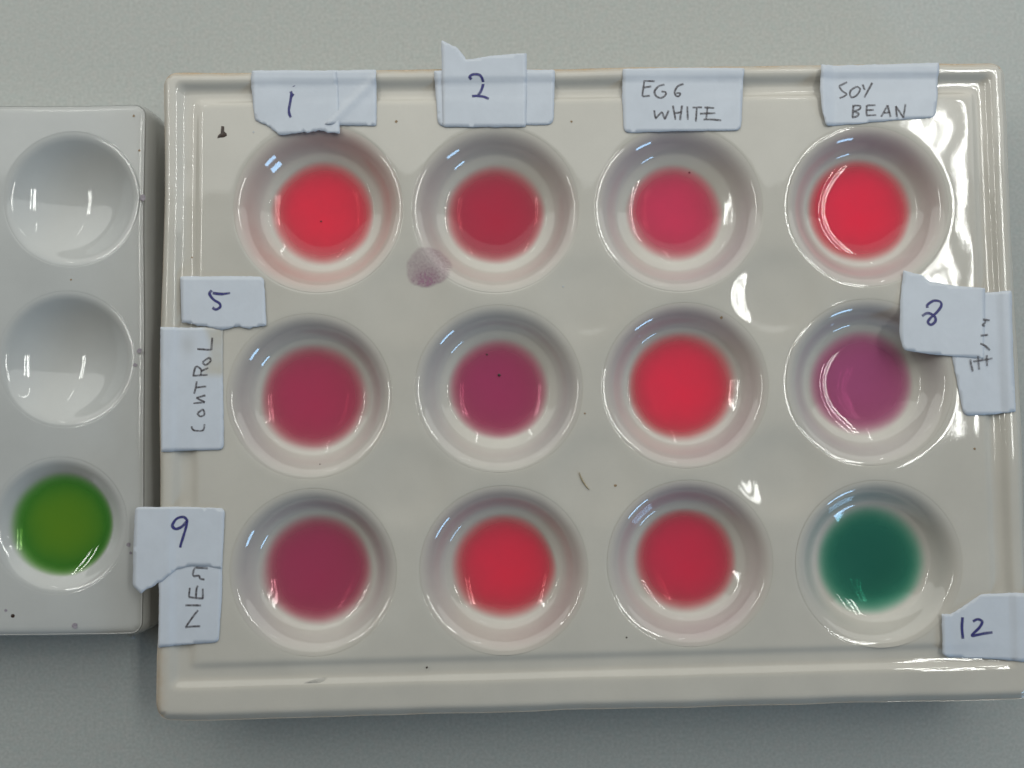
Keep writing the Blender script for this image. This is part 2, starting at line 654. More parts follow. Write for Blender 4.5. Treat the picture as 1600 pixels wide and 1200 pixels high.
main_plate.soften_bottom = 0.35
for r_ in range(2):
    for c_ in range(3):
        q_ = [wells[(r_ + a_) * 4 + c_ + b_] for a_ in (0, 1) for b_ in (0, 1)]
        main_plate.dishes.append((sum(w_[0] for w_ in q_) / 4, sum(w_[1] for w_ in q_) / 4, (0.42, 0.38, 0.46, 0.36, 0.42, 0.50)[r_ * 3 + c_], (5.6, 5.4, 5.5, 5.3, 5.6, 5.4)[r_ * 3 + c_]))
main_plate.bumps = waves(21, 16, 4.0, 14, 0.060)


def wear_main(pl, x, y, a, b, w, h):
    e = np.exp(-(a / 0.45) ** 2) * 0.55                                  # left edge
    e = np.maximum(e, np.exp(-(b / 0.60) ** 2) * 1.0)                    # top edge
    e = np.maximum(e, np.exp(-((h - b) / 0.9) ** 2) * 0.30)              # bottom edge
    e = np.maximum(e, np.exp(-(a / 1.1) ** 2) * np.exp(-((h - b) / 11.0) ** 2) * 0.8)
    e = np.maximum(e, np.exp(-((w - a) / 0.4) ** 2) * 0.15)
    return e


plate_o = thing('spot_plate', (*np.mean(corners, 0), 0), 'large cream porcelain spot plate with twelve filled wells and a moulded rim', 'spot plate')
pinks = [(0.50, 0.27, 0.25), (0.42, 0.31, 0.31), (0.42, 0.32, 0.36), (0.42, 0.28, 0.31),
         (0.38, 0.31, 0.32), (0.36, 0.32, 0.35), (0.43, 0.31, 0.33), (0.37, 0.33, 0.37),
         (0.38, 0.32, 0.34), (0.42, 0.30, 0.30), (0.43, 0.31, 0.34), (0.34, 0.34, 0.34)]
resid = [0.46, 0.38, 0.36, 0.42, 0.38, 0.32, 0.42, 0.32, 0.34, 0.42, 0.38, 0.20]
body, well_objs = main_plate.build('plate_body', M_cream, plate_o,
                                   [(0.02, 0.985, 0.5), (-0.02, 0.90, 0.35), (-0.7, 0.55, 0.15), (-2.0, 0.12, 0.1), (-2.3, 0.004, 0.3), (-4.5, 0.004, 0.3)],
                                   wear_main, well_colors=pinks, well_res=resid)

# --- the small white plate at the left ------------------------------------------------------------------
ZS = 10.6
corners2 = [at(-470, 172, 10.2), at(226, 164, 10.2), at(222, 989, 10.2), at(-470, 1000, 10.2)]
well2_px = [(112, 311, 1.0), (103, 561, 1.0), (92, 821, 0.99), (-130, 314, 1.0), (-138, 566, 1.0), (-148, 826, 1.0)]
wells2 = [(*at(u, v, ZS), s) for u, v, s in well2_px]
br2 = [0, 0.35, 0.9, 2.0, 5.0]
side_plate = Plate(corners2, ZS, [br2] * 4, [-0.55, -0.22, -0.06, -0.01, 0.0], wells2, W_SIDE, 9.75,
                   waves(13, 12, 8, 28, 0.05), (waves(15, 6, 12, 40, 0.12), waves(16, 6, 12, 40, 0.12)), 1.6, 0.2, 0.2, 0.6)


def wear_side(pl, x, y, a, b, w, h):
    e = np.exp(-((w - a) / 0.5) ** 2) * 0.2
    return np.maximum(e, np.exp(-((h - b) / 0.5) ** 2) * 0.2)


side_o = thing('spot_plate', (*np.mean(corners2, 0), 0), 'small white porcelain spot plate with two empty wells and one green one', 'spot plate')
body2, well_objs2 = side_plate.build('plate_body', M_white, side_o,
                                     [(0.10, 0.985, 0.1), (0.30, 0.93, 0.1), (0.48, 0.82, 0.1), (0.62, 0.45, 0.1), (0.5, 0.12, 0.1), (0.1, 0.004, 0.1), (-3.0, 0.004, 0.1)],
                                     wear_side, well_res=[0.0] * 6, well_colors=[(0.4, 0.4, 0.4)] * 6)


# ------------------------------------------------------------------ liquids
def liquid(pl, wi, u, v, rad_px, label, deep, thin, dens, wob, seed, rise=0.50, zguess=10.2, grp='indicator liquids standing in wells'):
    wx, wy, _ = pl.wells[wi]
    mx_, my_ = at(u, v, zguess)
    cx, cy = wx + 0.35 * (mx_ - wx), wy + 0.35 * (my_ - wy)
    r0 = rad_px * 1.03 / pxmm(zguess)
    rg = np.random.default_rng(seed)
    ph = rg.uniform(0, 6.28, 5)
    nr, na_ = 44, 120
    th = np.arange(na_) * 2 * math.pi / na_
    Rt = r0 * (1 + wob * (0.45 * np.sin(2 * th + ph[0]) + 0.5 * np.sin(3 * th + ph[1]) + 0.3 * np.sin(5 * th + ph[2])))
    ze = pl.field(cx + Rt * np.cos(th), cy + Rt * np.sin(th))
    # smooth the contact height so the pool is level
    zc = ze.mean() - rise
    rho = (np.arange(1, nr + 1) / nr) ** 0.8
    X = cx + rho[:, None] * (Rt * np.cos(th))[None, :]
    Y = cy + rho[:, None] * (Rt * np.sin(th))[None, :]
    Z = zc + rise * rho[:, None] ** 5.0 + (ze[None, :] - ze.mean()) * rho[:, None] ** 8
    floor = pl.field(X, Y)
    Z = np.maximum(Z, floor + 0.02)
    dep = np.clip(Z - floor - 0.02, 0, None)
    c0 = pl.field(np.array([cx]), np.array([cy]))[0]
    vv = np.concatenate([np.stack([X, Y, Z], -1).reshape(-1, 3), [[cx, cy, zc]]])
    q = grid_faces(nr, na_, wrap=True).tolist()
    tri = [[nr * na_, j, (j + 1) % na_] for j in range(na_)]
    dc = max(0.3, zc - c0)
    dd = np.concatenate([dep.ravel(), [dc]])
    dd = dc * (np.clip(dd / dc, 0, 2) ** 1.3)            # the thin edge holds little dye
    m = liquid_mat(label.split(' liquid')[0].replace(' ', '_') + '_liquid', deep, thin, dens * 0.74 / max(0.3, zc - c0))
    o = mesh_obj('liquid_pool', vv, q + tri, m, attrs={'depth': dd}, origin=(cx, cy, zc))
    tag(o, label, 'liquid', grp)
    o.pass_index = 0
    return o, zc


def srgb(r, g, b, k=1.0):
    f = lambda c: (c / 255 / 12.92 if c / 255 <= 0.04045 else ((c / 255 + 0.055) / 1.055) ** 2.4) * k
    return (min(0.97, f(r)), min(0.97, f(g)), min(0.97, f(b)))


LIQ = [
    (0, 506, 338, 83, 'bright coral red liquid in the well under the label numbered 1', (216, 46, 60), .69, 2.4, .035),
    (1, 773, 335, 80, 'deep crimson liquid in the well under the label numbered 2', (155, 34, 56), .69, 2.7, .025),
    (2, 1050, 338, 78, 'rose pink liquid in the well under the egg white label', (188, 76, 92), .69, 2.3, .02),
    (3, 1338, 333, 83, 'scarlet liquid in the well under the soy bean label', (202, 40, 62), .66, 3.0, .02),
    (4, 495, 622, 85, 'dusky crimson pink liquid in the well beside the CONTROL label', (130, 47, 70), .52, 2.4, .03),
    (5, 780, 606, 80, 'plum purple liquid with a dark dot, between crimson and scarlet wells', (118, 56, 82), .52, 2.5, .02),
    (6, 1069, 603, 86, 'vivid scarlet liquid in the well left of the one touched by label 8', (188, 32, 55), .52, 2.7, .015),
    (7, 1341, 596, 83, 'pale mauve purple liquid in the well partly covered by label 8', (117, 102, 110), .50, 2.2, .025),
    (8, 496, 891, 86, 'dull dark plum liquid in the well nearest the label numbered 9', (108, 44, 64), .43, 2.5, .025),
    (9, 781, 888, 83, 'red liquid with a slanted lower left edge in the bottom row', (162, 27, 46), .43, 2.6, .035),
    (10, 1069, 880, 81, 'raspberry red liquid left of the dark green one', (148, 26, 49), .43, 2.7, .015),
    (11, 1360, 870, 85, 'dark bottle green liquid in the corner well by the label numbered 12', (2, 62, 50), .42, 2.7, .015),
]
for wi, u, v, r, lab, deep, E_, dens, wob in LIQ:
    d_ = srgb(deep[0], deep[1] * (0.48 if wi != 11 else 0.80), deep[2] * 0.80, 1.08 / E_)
    t_ = tuple(min(0.97, 0.74 * a_ + 0.26 * b_) for a_, b_ in zip(d_, (0.95, 0.42, 0.55) if wi != 11 else (0.22, 0.60, 0.50)))
    lq, lz = liquid(main_plate, wi, u, v, r, lab, d_, t_, dens, wob, 40 + wi)
    for (du, dv, dr) in {5: ((0, -20, 2.3), (-19, -52, 1.5)), 2: ((27, -68, 1.8),), 0: ((-4, 8, 1.3),)}.get(wi, ()):
        px_, py_ = at(u + du, v + dv, lz)
        m_ = 8
        rr_ = dr / pxmm(lz)
        ring_ = [(px_ + rr_ * math.cos(k * 6.2832 / m_), py_ + rr_ * math.sin(k * 6.2832 / m_), lz + 0.12) for k in range(m_)]
        mesh_obj('speck', ring_ + [(px_, py_, lz + 0.12 + rr_ * 0.5)], [[k, (k + 1) % m_, m_] for k in range(m_)], M_speck, lq, origin=(px_, py_, lz))
liquid(side_plate, 2, 95, 814, 80, 'grass green liquid in the bottom well of the small white plate', srgb(64, 92, 24, 2.2), srgb(16, 84, 36, 2.2), 7.5, .012, 77, rise=0.66, zguess=8.0)


# ------------------------------------------------------------------ marks on the china (parts of the plates)
def blob(name, pl, u, v, pts, mat, parent, z0=ZT, h=0.06, lab=None):
    """small raised fleck: outline in photo pixels about (u, v)"""
    cx, cy = at(u, v, z0)
    k = 1.0 / pxmm(z0)
    P = [(cx + px_ * k, cy - py_ * k) for px_, py_ in pts]
    n = len(P)
    vs = []
    for (x, y) in P:
        vs.append((x, y, pl.field(np.array([x]), np.array([y]))[0] + 0.005))
    for (x, y) in P:
        xi, yi = cx + (x - cx) * 0.6, cy + (y - cy) * 0.6
        vs.append((xi, yi, pl.field(np.array([xi]), np.array([yi]))[0] + h))
    fs = [[i, (i + 1) % n, n + (i + 1) % n, n + i] for i in range(n)] + [list(range(n, 2 * n))]
    if sum(P[i][0] * P[(i + 1) % n][1] - P[(i + 1) % n][0] * P[i][1] for i in range(n)) < 0:
        fs = [f[::-1] for f in fs]
    o = mesh_obj(name, vs, fs, mat, parent, origin=(cx, cy, vs[0][2]))
    if lab:
        o['label'] = lab
    return o


def round_pts(r, seed, n=9):
    rg = random.Random(seed)
    return [(r * rg.uniform(0.75, 1.2) * math.cos(2 * math.pi * i / n), r * rg.uniform(0.75, 1.2) * math.sin(2 * math.pi * i / n)) for i in range(n)]


blob('glaze_chip', main_plate, 347, 207, [(-1.5, -10.5), (3, -10), (3.2, -2), (7, 1.5), (7.5, 5), (3, 7.5), (-3, 8), (-7.5, 9), (-6.5, 4.5), (-2.5, 1)], M_speck, plate_o,
     lab='dark brown chip in the glaze')
for i, (u, v, r, m) in enumerate([(962, 759, 2.6, M_brown), (1128, 496, 3.0, M_brown), (619, 190, 2.6, M_brown), (893, 190, 2.2, M_brown),
                                  (667, 1043, 2.0, M_speck), (1523, 701, 2.2, M_brown), (979, 996, 1.7, M_speck),
                                  (497, 726, 1.4, M_speck), (914, 646, 2.0, M_brown), (880, 447, 1.8, M_crumb), (396, 206, 1.8, M_crumb), (300, 402, 1.8, M_brown)]):
    blob('speck', main_plate, u, v, round_pts(r * 0.85, i), m, plate_o, h=0.03)
for i, (u, v, r, m) in enumerate([(223, 309, 5.0, M_violet), (218, 548, 4.0, M_violet), (211, 570, 3.5, M_violet), (20, 962, 3.2, M_speck), (9, 954, 2.4, M_violet),
                                  (201, 851, 3.6, M_violet), (204, 864, 2.2, M_violet), (111, 437, 1.6, M_brown), (218, 235, 2.0, M_brown), (117, 978, 4.5, M_violet), (209, 181, 2.0, M_brown)]):
    blob('speck', side_plate, u, v, round_pts(r, 50 + i), m, side_o, z0=ZS, h=0.03)


def film(name, pl, u, v, rx, ry, rot, mat, parent, z0=ZT, seed=1, dark=(0.2, 0.6)):
    """dried stain: a thin film that follows the china"""
    cx, cy = at(u, v, z0)
    k = 1.0 / pxmm(z0)
    nr, na_ = 16, 48
    rg = np.random.default_rng(seed)
    th = np.arange(na_) * 2 * math.pi / na_
    Rt = 1 + 0.05 * np.sin(2 * th + 1) + 0.04 * np.sin(3 * th + 2.2) + 0.02 * np.sin(7 * th) + 0.012 * np.sin(13 * th + 1)
    rr = np.arange(1, nr + 1) / nr
    ex = rr[:, None] * Rt[None] * np.cos(th)[None] * rx * k
    ey = rr[:, None] * Rt[None] * np.sin(th)[None] * ry * k
    X = cx + ex * math.cos(rot) - ey * math.sin(rot)
    Y = cy + ex * math.sin(rot) + ey * math.cos(rot)
    Z = pl.field(X, Y) + 0.02
    zc = pl.field(np.array([cx]), np.array([cy]))[0] + 0.02
    vv = np.concatenate([np.stack([X, Y, Z], -1).reshape(-1, 3), [[cx, cy, zc]]])
    edge = np.clip((1 - rr) / 0.14, 0, 1)[:, None] * np.ones((1, na_))
    px_, py_ = ex / (rx * k), ey / (ry * k)
    d = np.exp(-((px_ - dark[0]) ** 2 + (py_ - dark[1]) ** 2) / 0.35)
    amt = edge * (0.30 + 0.55 * d)
    q = grid_faces(nr, na_, wrap=True).tolist() + [[nr * na_, j, (j + 1) % na_] for j in range(na_)]
    return mesh_obj(name, vv, q, mat, parent, attrs={'cover': np.concatenate([amt.ravel(), [0.4]])}, origin=(cx, cy, zc))


M_stain = ink_mat('dried_purple_stain', (0.36, 0.16, 0.27), 0.7)
M_wash = ink_mat('grey_wash_stain', (0.34, 0.34, 0.33), 0.6)
st = film('stain', main_plate, 669, 417, 36, 35, 0.0, M_stain, plate_o, dark=(-0.05, -0.65))
st['label'] = 'round purple dried stain between two wells'
film('stain', main_plate, 488, 1067, 24, 5, 0.32, M_wash, plate_o, seed=3, dark=(-0.3, 0.0))



def fibre(u0, v0, bend, u1, v1, w, label, mat, z0=ZT, lift=0.1):
    p0, p1 = at(u0, v0, z0), at(u1, v1, z0)
    pm = at((u0 + u1) / 2 + bend[0], (v0 + v1) / 2 + bend[1], z0)
    n = 14
    cv = []
    for i in range(n):
        t = i / (n - 1)
        q = (1 - t) ** 2 * p0 + 2 * t * (1 - t) * pm + t * t * p1
        cv.append(q)
    cv = np.array(cv)
    zz = main_plate.field(cv[:, 0], cv[:, 1]) + lift
    vs, fs = [], []
    k = 6
    for i in range(n):
        tg = cv[min(i + 1, n - 1)] - cv[max(i - 1, 0)]
        tg = tg / np.linalg.norm(tg)
        nx = np.array([-tg[1], tg[0]])
        rad = w / pxmm(z0) / 2 * (0.35 + 0.65 * math.sin(math.pi * (i + 0.4) / n))
        for j in range(k):
            an = 2 * math.pi * j / k
            vs.append((cv[i, 0] + nx[0] * rad * math.cos(an), cv[i, 1] + nx[1] * rad * math.cos(an), zz[i] + rad * math.sin(an)))
    for i in range(n - 1):
        for j in range(k):
            fs.append([i * k + j, i * k + (j + 1) % k, (i + 1) * k + (j + 1) % k, (i + 1) * k + j])
    o = mesh_obj('fibre', vs, fs, mat, origin=(*pm, zz[n // 2]))
    tag(o, label, 'fibre')


fibre(905, 738, (-2, 4), 921, 765, 2.6, 'short tan fibre lying between the four middle and bottom wells', M_fibre)


# ------------------------------------------------------------------ paper labels
def sheet_height(x, y):
    """resting level of a sticker: rim and field, sagging a little over the groove, flat past the edge"""
    u = main_plate.u_of(x, y)
    u = np.maximum(u, 1.0)
    z = np.interp(u, [0, 1, 1.8, 2.6, 3.4, 4.4, 5, 20], [0.34, 0.34, 0.34, -0.02, -0.08, 0.03, 0.07, 0.07])
    return ZT + np.maximum(z, np.clip(main_plate.surf_wells(x, y), -0.5, None) + 0.03)


def dens_poly(pts, z0, seed, spacing=0.28):
    """pts: (u, v, corner radius px, torn px) -> dense outline in mm"""
    rg = np.random.default_rng(seed)
    P = [np.array(p[:2], float) for p in pts]
    n = len(P)
    out = []
    for i in range(n):
        p, rad = P[i], (pts[i][2] if len(pts[i]) > 2 else 0)
        torn = pts[i][3] if len(pts[i]) > 3 else 0.25
        a, b = P[i - 1], P[(i + 1) % n]
        nxt_r = pts[(i + 1) % n][2] if len(pts[(i + 1) % n]) > 2 else 0
        da, db = (a - p) / np.linalg.norm(a - p), (b - p) / np.linalg.norm(b - p)
        if rad > 0:
            for t in np.linspace(0, 1, 7):
                out.append((1 - t) ** 2 * (p + da * rad) + 2 * t * (1 - t) * p + t * t * (p + db * rad))
            st = p + db * rad
        else:
            out.append(p)
            st = p
        en = b - db * nxt_r
        L = np.linalg.norm(en - st)
        m = max(1, int(L / (spacing * pxmm(z0))))
        nrm = np.array([-db[1], db[0]])
        jit = 0.0
        for j in range(1, m):
            jit = 0.6 * jit + rg.normal(0, torn) * 0.8
            out.append(st + (en - st) * j / m + nrm * jit)
    return [at(p[0], p[1], z0) for p in out]


def paper(label, pts, layer, seed, lift=None, wet=None, grime=None, cat='label', grp='paper stickers on the big plate', zextra=0.0, crease=0.0):
    z0 = ZT + 0.3
    ol = dens_poly(pts, z0, seed)
    ol2 = [Vector((float(p[0]), float(p[1]))) for p in ol]
    n = len(ol2)
    xs = [p.x for p in ol2]
    ys = [p.y for p in ol2]
    inner = []
    stp = 0.45
    x = min(xs)
    arr = np.array([[p.x, p.y] for p in ol2])

    def inside(qx, qy):
        c = False
        j = n - 1
        for i in range(n):
            if (arr[i, 1] > qy) != (arr[j, 1] > qy) and qx < (arr[j, 0] - arr[i, 0]) * (qy - arr[i, 1]) / (arr[j, 1] - arr[i, 1]) + arr[i, 0]:
                c = not c
            j = i
        return c
    gx = np.arange(min(xs) + stp / 2, max(xs), stp)
    gy = np.arange(min(ys) + stp / 2, max(ys), stp)
    for qx in gx:
        for qy in gy:
            if inside(qx, qy) and np.min(np.hypot(arr[:, 0] - qx, arr[:, 1] - qy)) > stp * 0.55:
                inner.append(Vector((float(qx), float(qy))))
    vo, eo, fo, *_ = delaunay_2d_cdt(ol2 + inner, [], [list(range(n))], 1, 1e-5)
    V2 = np.array([[p.x, p.y] for p in vo])
    X, Y = V2[:, 0], V2[:, 1]
    bx = (X - min(xs)) / (max(xs) - min(xs))
    by = (max(ys) - Y) / (max(ys) - min(ys))
    wv = waves(seed + 100, 6, 5, 16, 0.05)

    def height(px_, py_):
        fx = (px_ - min(xs)) / (max(xs) - min(xs))
        fy = (max(ys) - py_) / (max(ys) - min(ys))
        z = sheet_height(px_, py_) + 0.035 + 0.075 * layer + zextra + np.abs(wv(px_, py_)) * 0.5
        if lift is not None:
            z = z + lift(fx, fy)
        if crease:
            z = z + crease * np.exp(-(((fx - 0.80) * 0.9 + (fy - 0.5) * 0.5) / 0.035) ** 2)
        return z
    top = height(X, Y)
    T = 0.05
    m = len(V2)
    vs = np.concatenate([np.stack([X, Y, top], 1), np.stack([X, Y, top - T], 1)])
    fs = []
    cnt = {}
    for f in fo:
        f = list(f)
        a = sum(V2[f[i]][0] * V2[f[(i + 1) % len(f)]][1] - V2[f[(i + 1) % len(f)]][0] * V2[f[i]][1] for i in range(len(f)))
        if a < 0:
            f = f[::-1]
        fs.append(f)
        fs.append([i + m for i in f[::-1]])
        for i in range(len(f)):
            e = (f[i], f[(i + 1) % len(f)])
            cnt[e] = cnt.get(e, 0) + 1
    for (i, j) in list(cnt):
        if (j, i) not in cnt:
            fs.append([j, i, i + m, j + m])
    at_w = np.zeros(2 * m)
    at_g = np.zeros(2 * m)
    if wet is not None:
        at_w = np.tile(wet(bx, by), 2)
    if grime is not None:
        at_g = np.tile(grime(bx, by), 2)
    org = (float(np.mean(X)), float(np.mean(Y)), float(np.mean(top)))
    o = mesh_obj('paper_label', vs, fs, M_paper, attrs={'wet': np.clip(at_w, 0, 1), 'grime': np.clip(at_g, 0, 1)}, origin=org)
    # flat faces at the thin edge
    o.data.polygons.foreach_set('use_smooth', np.array([len(p.vertices) == 3 for p in o.data.polygons]))
    tag(o, label, cat, grp)
    o_h = height
    return o, o_h


def catmull(pts, closed=False, per=8):
    P = [np.array(p, float) for p in pts]
    if len(P) == 2:
        return [P[0] + (P[1] - P[0]) * t for t in np.linspace(0, 1, 10)]
    out = []
    for i in range(len(P) - 1):
        p0 = P[max(i - 1, 0)]
        p1, p2 = P[i], P[i + 1]
        p3 = P[min(i + 2, len(P) - 1)]
        for t in np.linspace(0, 1, per, endpoint=False):
            out.append(0.5 * ((2 * p1) + (-p0 + p2) * t + (2 * p0 - 5 * p1 + 4 * p2 - p3) * t * t + (-p0 + 3 * p1 - 3 * p2 + p3) * t ** 3))
    out.append(P[-1])
    return out


def writing(name, label_obj, hfun, strokes, origin, scale, width_px, mat, seed, sharp=False, heights=None):
    """hand-drawn strokes: lists of points in a zoomed crop's pixels (origin and scale bring them back to the photo)"""
    rg = np.random.default_rng(seed)
    vs, fs, cov = [], [], []
    z0 = ZT + 0.45
    for st_ in strokes:
        pts = [(origin[0] + p[0] / scale, origin[1] + p[1] / scale) for p in st_]
        cv = pts if sharp else catmull(pts)
        cv = np.array([at(p[0], p[1], z0) for p in cv])
        n = len(cv)
        wn = 1 + 0.16 * smooth1(rg.normal(0, 1, n + 20), 2)[:n]
        base = len(vs)
        press = np.interp(np.linspace(0, 1, n), [0, .2, .8, 1], [0.85, 1.0, 1.0, 0.7]) * (1 + 0.12 * smooth1(rg.normal(0, 1, n + 20), 3)[:n])
        for i in range(n):
            tg = cv[min(i + 1, n - 1)] - cv[max(i - 1, 0)]
            tg = tg / max(np.linalg.norm(tg), 1e-9)
            nx = np.array([-tg[1], tg[0]])
            w = width_px / pxmm(z0) / 2 * wn[i]
            for s_, cc in ((-1.0, 0.0), (-0.55, 1.0), (0.55, 1.0), (1.0, 0.0)):
                q = cv[i] + nx * w * s_
                z = (heights or hfun)(np.array([q[0]]), np.array([q[1]]))
                if heights is None:
                    z = z[0]
                vs.append((q[0], q[1], z + 0.02 + 0.004 * (len(vs) % 3)))
                cov.append(cc * press[i])
        for i in range(n - 1):
            for j in range(3):
                a = base + i * 4 + j
                fs.append([a, a + 4, a + 5, a + 1])
    vs = np.array(vs)
    # keep the ink facing up
    f0 = fs[0]
    nz = np.cross(vs[f0[1]] - vs[f0[0]], vs[f0[2]] - vs[f0[0]])[2]
    if nz < 0:
        fs = [f[::-1] for f in fs]
    o = mesh_obj(name, vs, fs, mat, label_obj, attrs={'cover': np.array(cov)}, origin=tuple(vs.mean(0)))
    return o


PEN_W, PCL_W = 5.4, 3.9
# 1 : a blank sticker with a torn one over it
paper('blank white sticker showing right of the torn label numbered 1', [(430, 112, 2), (588, 109, 3), (588, 196, 4), (432, 193, 3)], 0, 1, crease=0.28)
o, h = paper('torn white label with the number 1 over the top left wells', [(394, 111, 2), (458, 110), (526, 112, 2), (529, 160), (531, 209, 2, .8), (505, 204, 0, 1.2), (470, 207, 0, .8), (436, 211, 2, .8),
             (428, 204, 0, .8), (416, 195, 0, .8), (398, 187, 3), (392, 135)], 1, 2, lift=lambda fx, fy: 0.25 * np.clip(fy - 0.75, 0, 1) ** 1 + 0.18 * np.clip(fx - .85, 0, 1))
writing('handwritten_number', o, h, [[(488, 545), (497, 570), (487, 650), (472, 735), (478, 785), (492, 818)], [(520, 570), (505, 590), (492, 600)], [(523, 486), (527, 494)]], (380, 60), 6.667, PEN_W, M_pen, 1)
# 2
paper('rounded white sticker showing under both sides of the label numbered 2', [(678, 111, 3), (780, 109), (867, 109, 4), (865, 194, 12), (770, 196), (684, 197, 12)], 0, 3)
o, h = paper('white label with the number 2 and a torn peak past the plate edge', [(690, 64, 2), (700, 69, 0, .5), (712, 74, 0, .5), (724, 87, 0, .5), (728, 94, 0, .4), (770, 88), (823, 84, 2), (823, 140), (822, 198, 5), (760, 198), (692, 198, 5), (690, 130)],
             1, 4, lift=lambda fx, fy: 0.5 * np.clip(0.35 - fy, 0, 1))
writing('handwritten_number', o, h, [[(512, 490), (492, 468), (530, 442), (600, 452), (632, 520), (612, 600), (580, 650)], [(515, 660), (575, 658), (640, 668), (692, 690)]], (660, 50), 6.667, PEN_W, M_pen, 2)
# egg white
o, h = paper('white label reading EGG WHITE at the top edge of the plate', [(973, 108, 2), (1070, 106), (1163, 107, 3), (1161, 150), (1158, 203, 9), (1070, 204), (975, 207, 10), (972, 150)], 0, 5)
writing('handwritten_word', o, h, [[(385, 215), (372, 300), (360, 395)], [(388, 232), (490, 238)], [(380, 303), (455, 292)], [(362, 396), (440, 390)],
        [(592, 272), (530, 292), (488, 345), (508, 395), (560, 412), (604, 380), (602, 352), (560, 345)], [(792, 264), (730, 292), (700, 345), (712, 388), (742, 394), (756, 366), (716, 360)]],
        (950, 90), 6.667, PCL_W, M_pencil, 3)
writing('handwritten_word', o, h, [[(485, 540), (498, 618), (512, 612), (566, 556)], [(566, 556), (592, 622), (604, 618), (636, 542)], [(680, 492), (708, 640)], [(776, 490), (754, 645)], [(695, 572), (765, 560)],
        [(830, 500), (836, 640)], [(885, 512), (985, 510)], [(930, 512), (920, 660)], [(1042, 500), (1028, 636)], [(1010, 512), (1112, 516)], [(962, 576), (1126, 570)], [(1000, 636), (1100, 638), (1186, 646)]],
        (950, 90), 6.667, PCL_W, M_pencil, 4)
# soy bean
o, h = paper('white label reading SOY BEAN by the top right corner', [(1281, 103, 2), (1370, 101), (1467, 98, 3), (1466, 150), (1462, 183, 8), (1400, 187), (1290, 197, 6), (1283, 170), (1280, 140)], 0, 6,
             lift=lambda fx, fy: 0.8 * np.clip(0.13 - fx, 0, 1) / 0.13 * 0.7)
writing('handwritten_word', o, h, [[(306, 174), (268, 192), (250, 206), (270, 238), (302, 262), (280, 280), (250, 292)], [(375, 206), (330, 240), (335, 285), (375, 272), (402, 226), (376, 205)],
        [(420, 190), (436, 232)], [(492, 178), (432, 288)]], (1260, 90), 4.706, PCL_W, M_pencil, 5)
writing('handwritten_word', o, h, [[(352, 348), (345, 436)], [(345, 350), (380, 346), (404, 352), (396, 374), (355, 390)], [(355, 390), (388, 404), (380, 424), (342, 436)], [(450, 345), (448, 420)], [(450, 346), (515, 344)],
        [(452, 381), (502, 379)], [(448, 420), (520, 417)], [(556, 430), (604, 344)], [(604, 344), (626, 432)], [(575, 402), (622, 396)], [(672, 430), (664, 352)], [(664, 350), (720, 436)], [(720, 438), (736, 334)]],
        (1260, 90), 4.706, PCL_W, M_pencil, 6)
# control, with 5 above
o, h = paper('white label reading CONTROL upright along the left edge', [(251, 511, 1), (330, 512), (347, 514, 2), (348, 600), (349, 703, 10), (300, 704), (252, 706, 1)], 0, 7,
             wet=lambda fx, fy: np.clip((fx - 0.62 - 0.10 * np.sin(fy * 9)) / 0.10, 0, 1) * np.clip((0.42 - fy) / 0.06, 0, 1) * 0.75,
             grime=lambda fx, fy: 0.38 * np.exp(-((fx - 0.42) / 0.12) ** 2 - ((fy - 0.14) / 0.09) ** 2))
writing('handwritten_word', o, h, [[(272, 985), (280, 1004), (300, 1012), (345, 1008), (354, 970)], [(312, 900), (344, 880), (352, 912), (326, 922), (308, 902)], [(284, 840), (356, 834)], [(356, 834), (302, 806)], [(302, 806), (360, 790)],
        [(305, 702), (300, 740), (288, 780)], [(300, 742), (366, 734)], [(280, 668), (374, 662)], [(284, 668), (300, 612), (332, 628), (330, 664)], [(332, 640), (378, 618)],
        [(342, 582), (380, 556), (392, 575), (362, 600), (340, 584)], [(308, 500), (396, 506)], [(396, 506), (402, 428)]], (230, 420), 4.0, PCL_W, M_pencil, 7)
o, h = paper('white label with the number 5 above the CONTROL label', [(281, 432, 2), (350, 431), (412, 432, 9), (414, 470), (416, 508, 2, .7), (390, 514, 0, .9), (372, 510, 0, .8), (345, 516, 0, .8), (318, 510, 0, .8), (283, 504, 1)], 1, 8,
             lift=lambda fx, fy: 0.12 * np.clip(fx - 0.8, 0, 1) * 5 * 0.3)
writing('handwritten_number', o, h, [[(515, 150), (460, 156), (405, 150)], [(400, 133), (386, 155), (410, 190), (448, 215), (452, 238), (426, 253), (404, 241)]], (230, 420), 4.0, PEN_W, M_pen, 8)
# 9 over NIE.. label
o, h = paper('white label with upright letters below the label numbered 9', [(246, 850, 2), (347, 850, 2), (346, 930), (341, 1004, 8), (300, 1007), (247, 1012, 2), (249, 930)], 0, 9)
writing('handwritten_word', o, h, [[(450, 976), (500, 968), (562, 965)], [(456, 972), (500, 908), (546, 850)], [(453, 815), (568, 815)], [(476, 754), (530, 762), (584, 766)], [(478, 754), (486, 688)], [(530, 760), (534, 700), (545, 672)], [(580, 766), (580, 694)],
        [(592, 628), (562, 622), (552, 600), (518, 604), (508, 585), (525, 546), (562, 545), (617, 548)]], (190, 770), 4.615, PCL_W, M_pencil, 9)
o, h = paper('white label with the number 9 reaching across to the small plate', [(212, 792, 7), (280, 792), (351, 794, 9), (349, 840), (346, 889, 2, .3), (325, 885, 0, .3), (295, 885, 0, .3), (275, 890, 0, .4), (252, 909, 0, .7), (240, 916, 0, .7), (228, 921, 0, .6), (221, 928, 3, .4), (208, 915, 5), (209, 850)],
             1, 10)
writing('handwritten_number', o, h, [[(470, 200), (440, 176), (390, 190), (364, 236), (385, 262), (430, 245), (468, 202)], [(468, 196), (462, 240), (445, 300), (422, 375), (418, 398)]], (190, 770), 4.615, PEN_W, M_pen, 10)
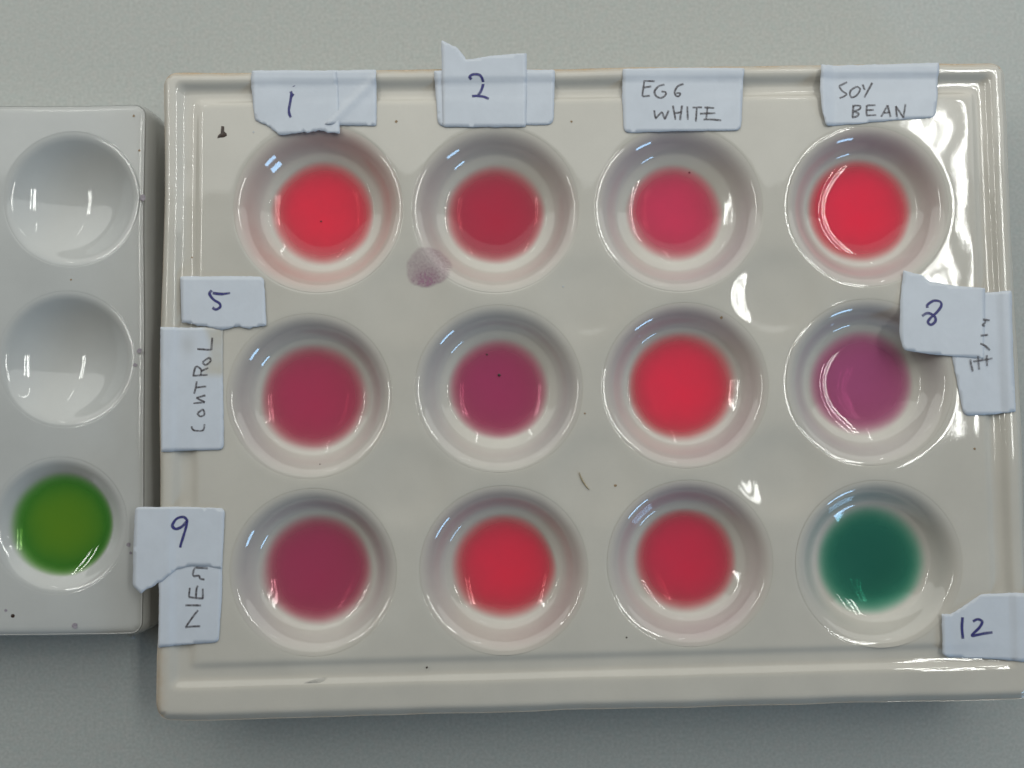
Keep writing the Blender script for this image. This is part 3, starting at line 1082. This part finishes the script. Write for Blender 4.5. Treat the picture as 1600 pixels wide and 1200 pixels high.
# 8 over the right-hand label
o, h = paper('long white sticker with sideways marks down the right edge', [(1490, 455, 2), (1540, 457), (1580, 454, 3), (1583, 560), (1587, 643, 2), (1550, 648), (1507, 650, 10), (1497, 600), (1489, 560), (1487, 500)], 0, 11)
o8, h8 = paper('white label with the number 8 hanging over a mauve well', [(1412, 422, 2), (1440, 429), (1454, 440), (1500, 447), (1540, 450, 2), (1540, 500), (1538, 560, 1), (1490, 557), (1450, 553), (1412, 547, 7), (1406, 520), (1407, 470)], 1, 12)
h12 = lambda a, b: np.maximum(h(a, b), h8(a, b)) + 0.01
writing('handwritten_mark', o, h12, [[(725, 410), (776, 416)], [(742, 414), (742, 432), (724, 450), (740, 460)], [(708, 528), (764, 520)], [(706, 584), (742, 600), (776, 632)], [(655, 714), (796, 690)], [(634, 696), (640, 735), (652, 786)],
        [(690, 674), (698, 772)], [(754, 666), (756, 746)]], (1380, 410), 4.614, PCL_W, M_pencil, 12)
writing('handwritten_number', o8, h8, [[(325, 326), (325, 305), (370, 275), (416, 282), (424, 312), (395, 355), (346, 400), (328, 430), (350, 448), (380, 426), (380, 395), (350, 370), (318, 366), (286, 386)]], (1380, 410), 4.614, PEN_W, M_pen, 11)
# 12
o, h = paper('white label with the number 12 on the lower right corner', [(1471, 959, 1), (1486, 960, 0, .5), (1499, 952, 0, .4), (1519, 939, 0, .3), (1534, 929, 4), (1585, 926), (1640, 928, 4), (1645, 1030, 5), (1600, 1034), (1540, 1030), (1482, 1028, 4), (1473, 1021)], 0, 13,
             lift=lambda fx, fy: 0.5 * np.clip(0.10 - fx, 0, 1) * 5)
writing('handwritten_number', o, h, [[(580, 485), (576, 560), (583, 642)], [(655, 516), (690, 500), (722, 518), (702, 560), (648, 616), (690, 612), (740, 602), (797, 595)]], (1380, 860), 4.614, PEN_W, M_pen, 13)

# crumb on the bench
cx, cy = at(208, 995, 0)
bm = bmesh.new()
bmesh.ops.create_icosphere(bm, subdivisions=2, radius=0.32 * MM)
for v in bm.verts:
    v.co *= 1 + 0.25 * math.sin(v.co.x * 9000 + v.co.y * 7000)
    v.co.z *= 0.6
mc = bpy.data.meshes.new('crumb')
bm.to_mesh(mc)
bm.free()
mc.materials.append(M_crumb)
oc = bpy.data.objects.new('crumb', mc)
C.objects.link(oc)
oc.location = (cx * MM, cy * MM, 0.19 * MM)
tag(oc, 'tiny white crumb on the bench below the small plate corner', 'crumb')
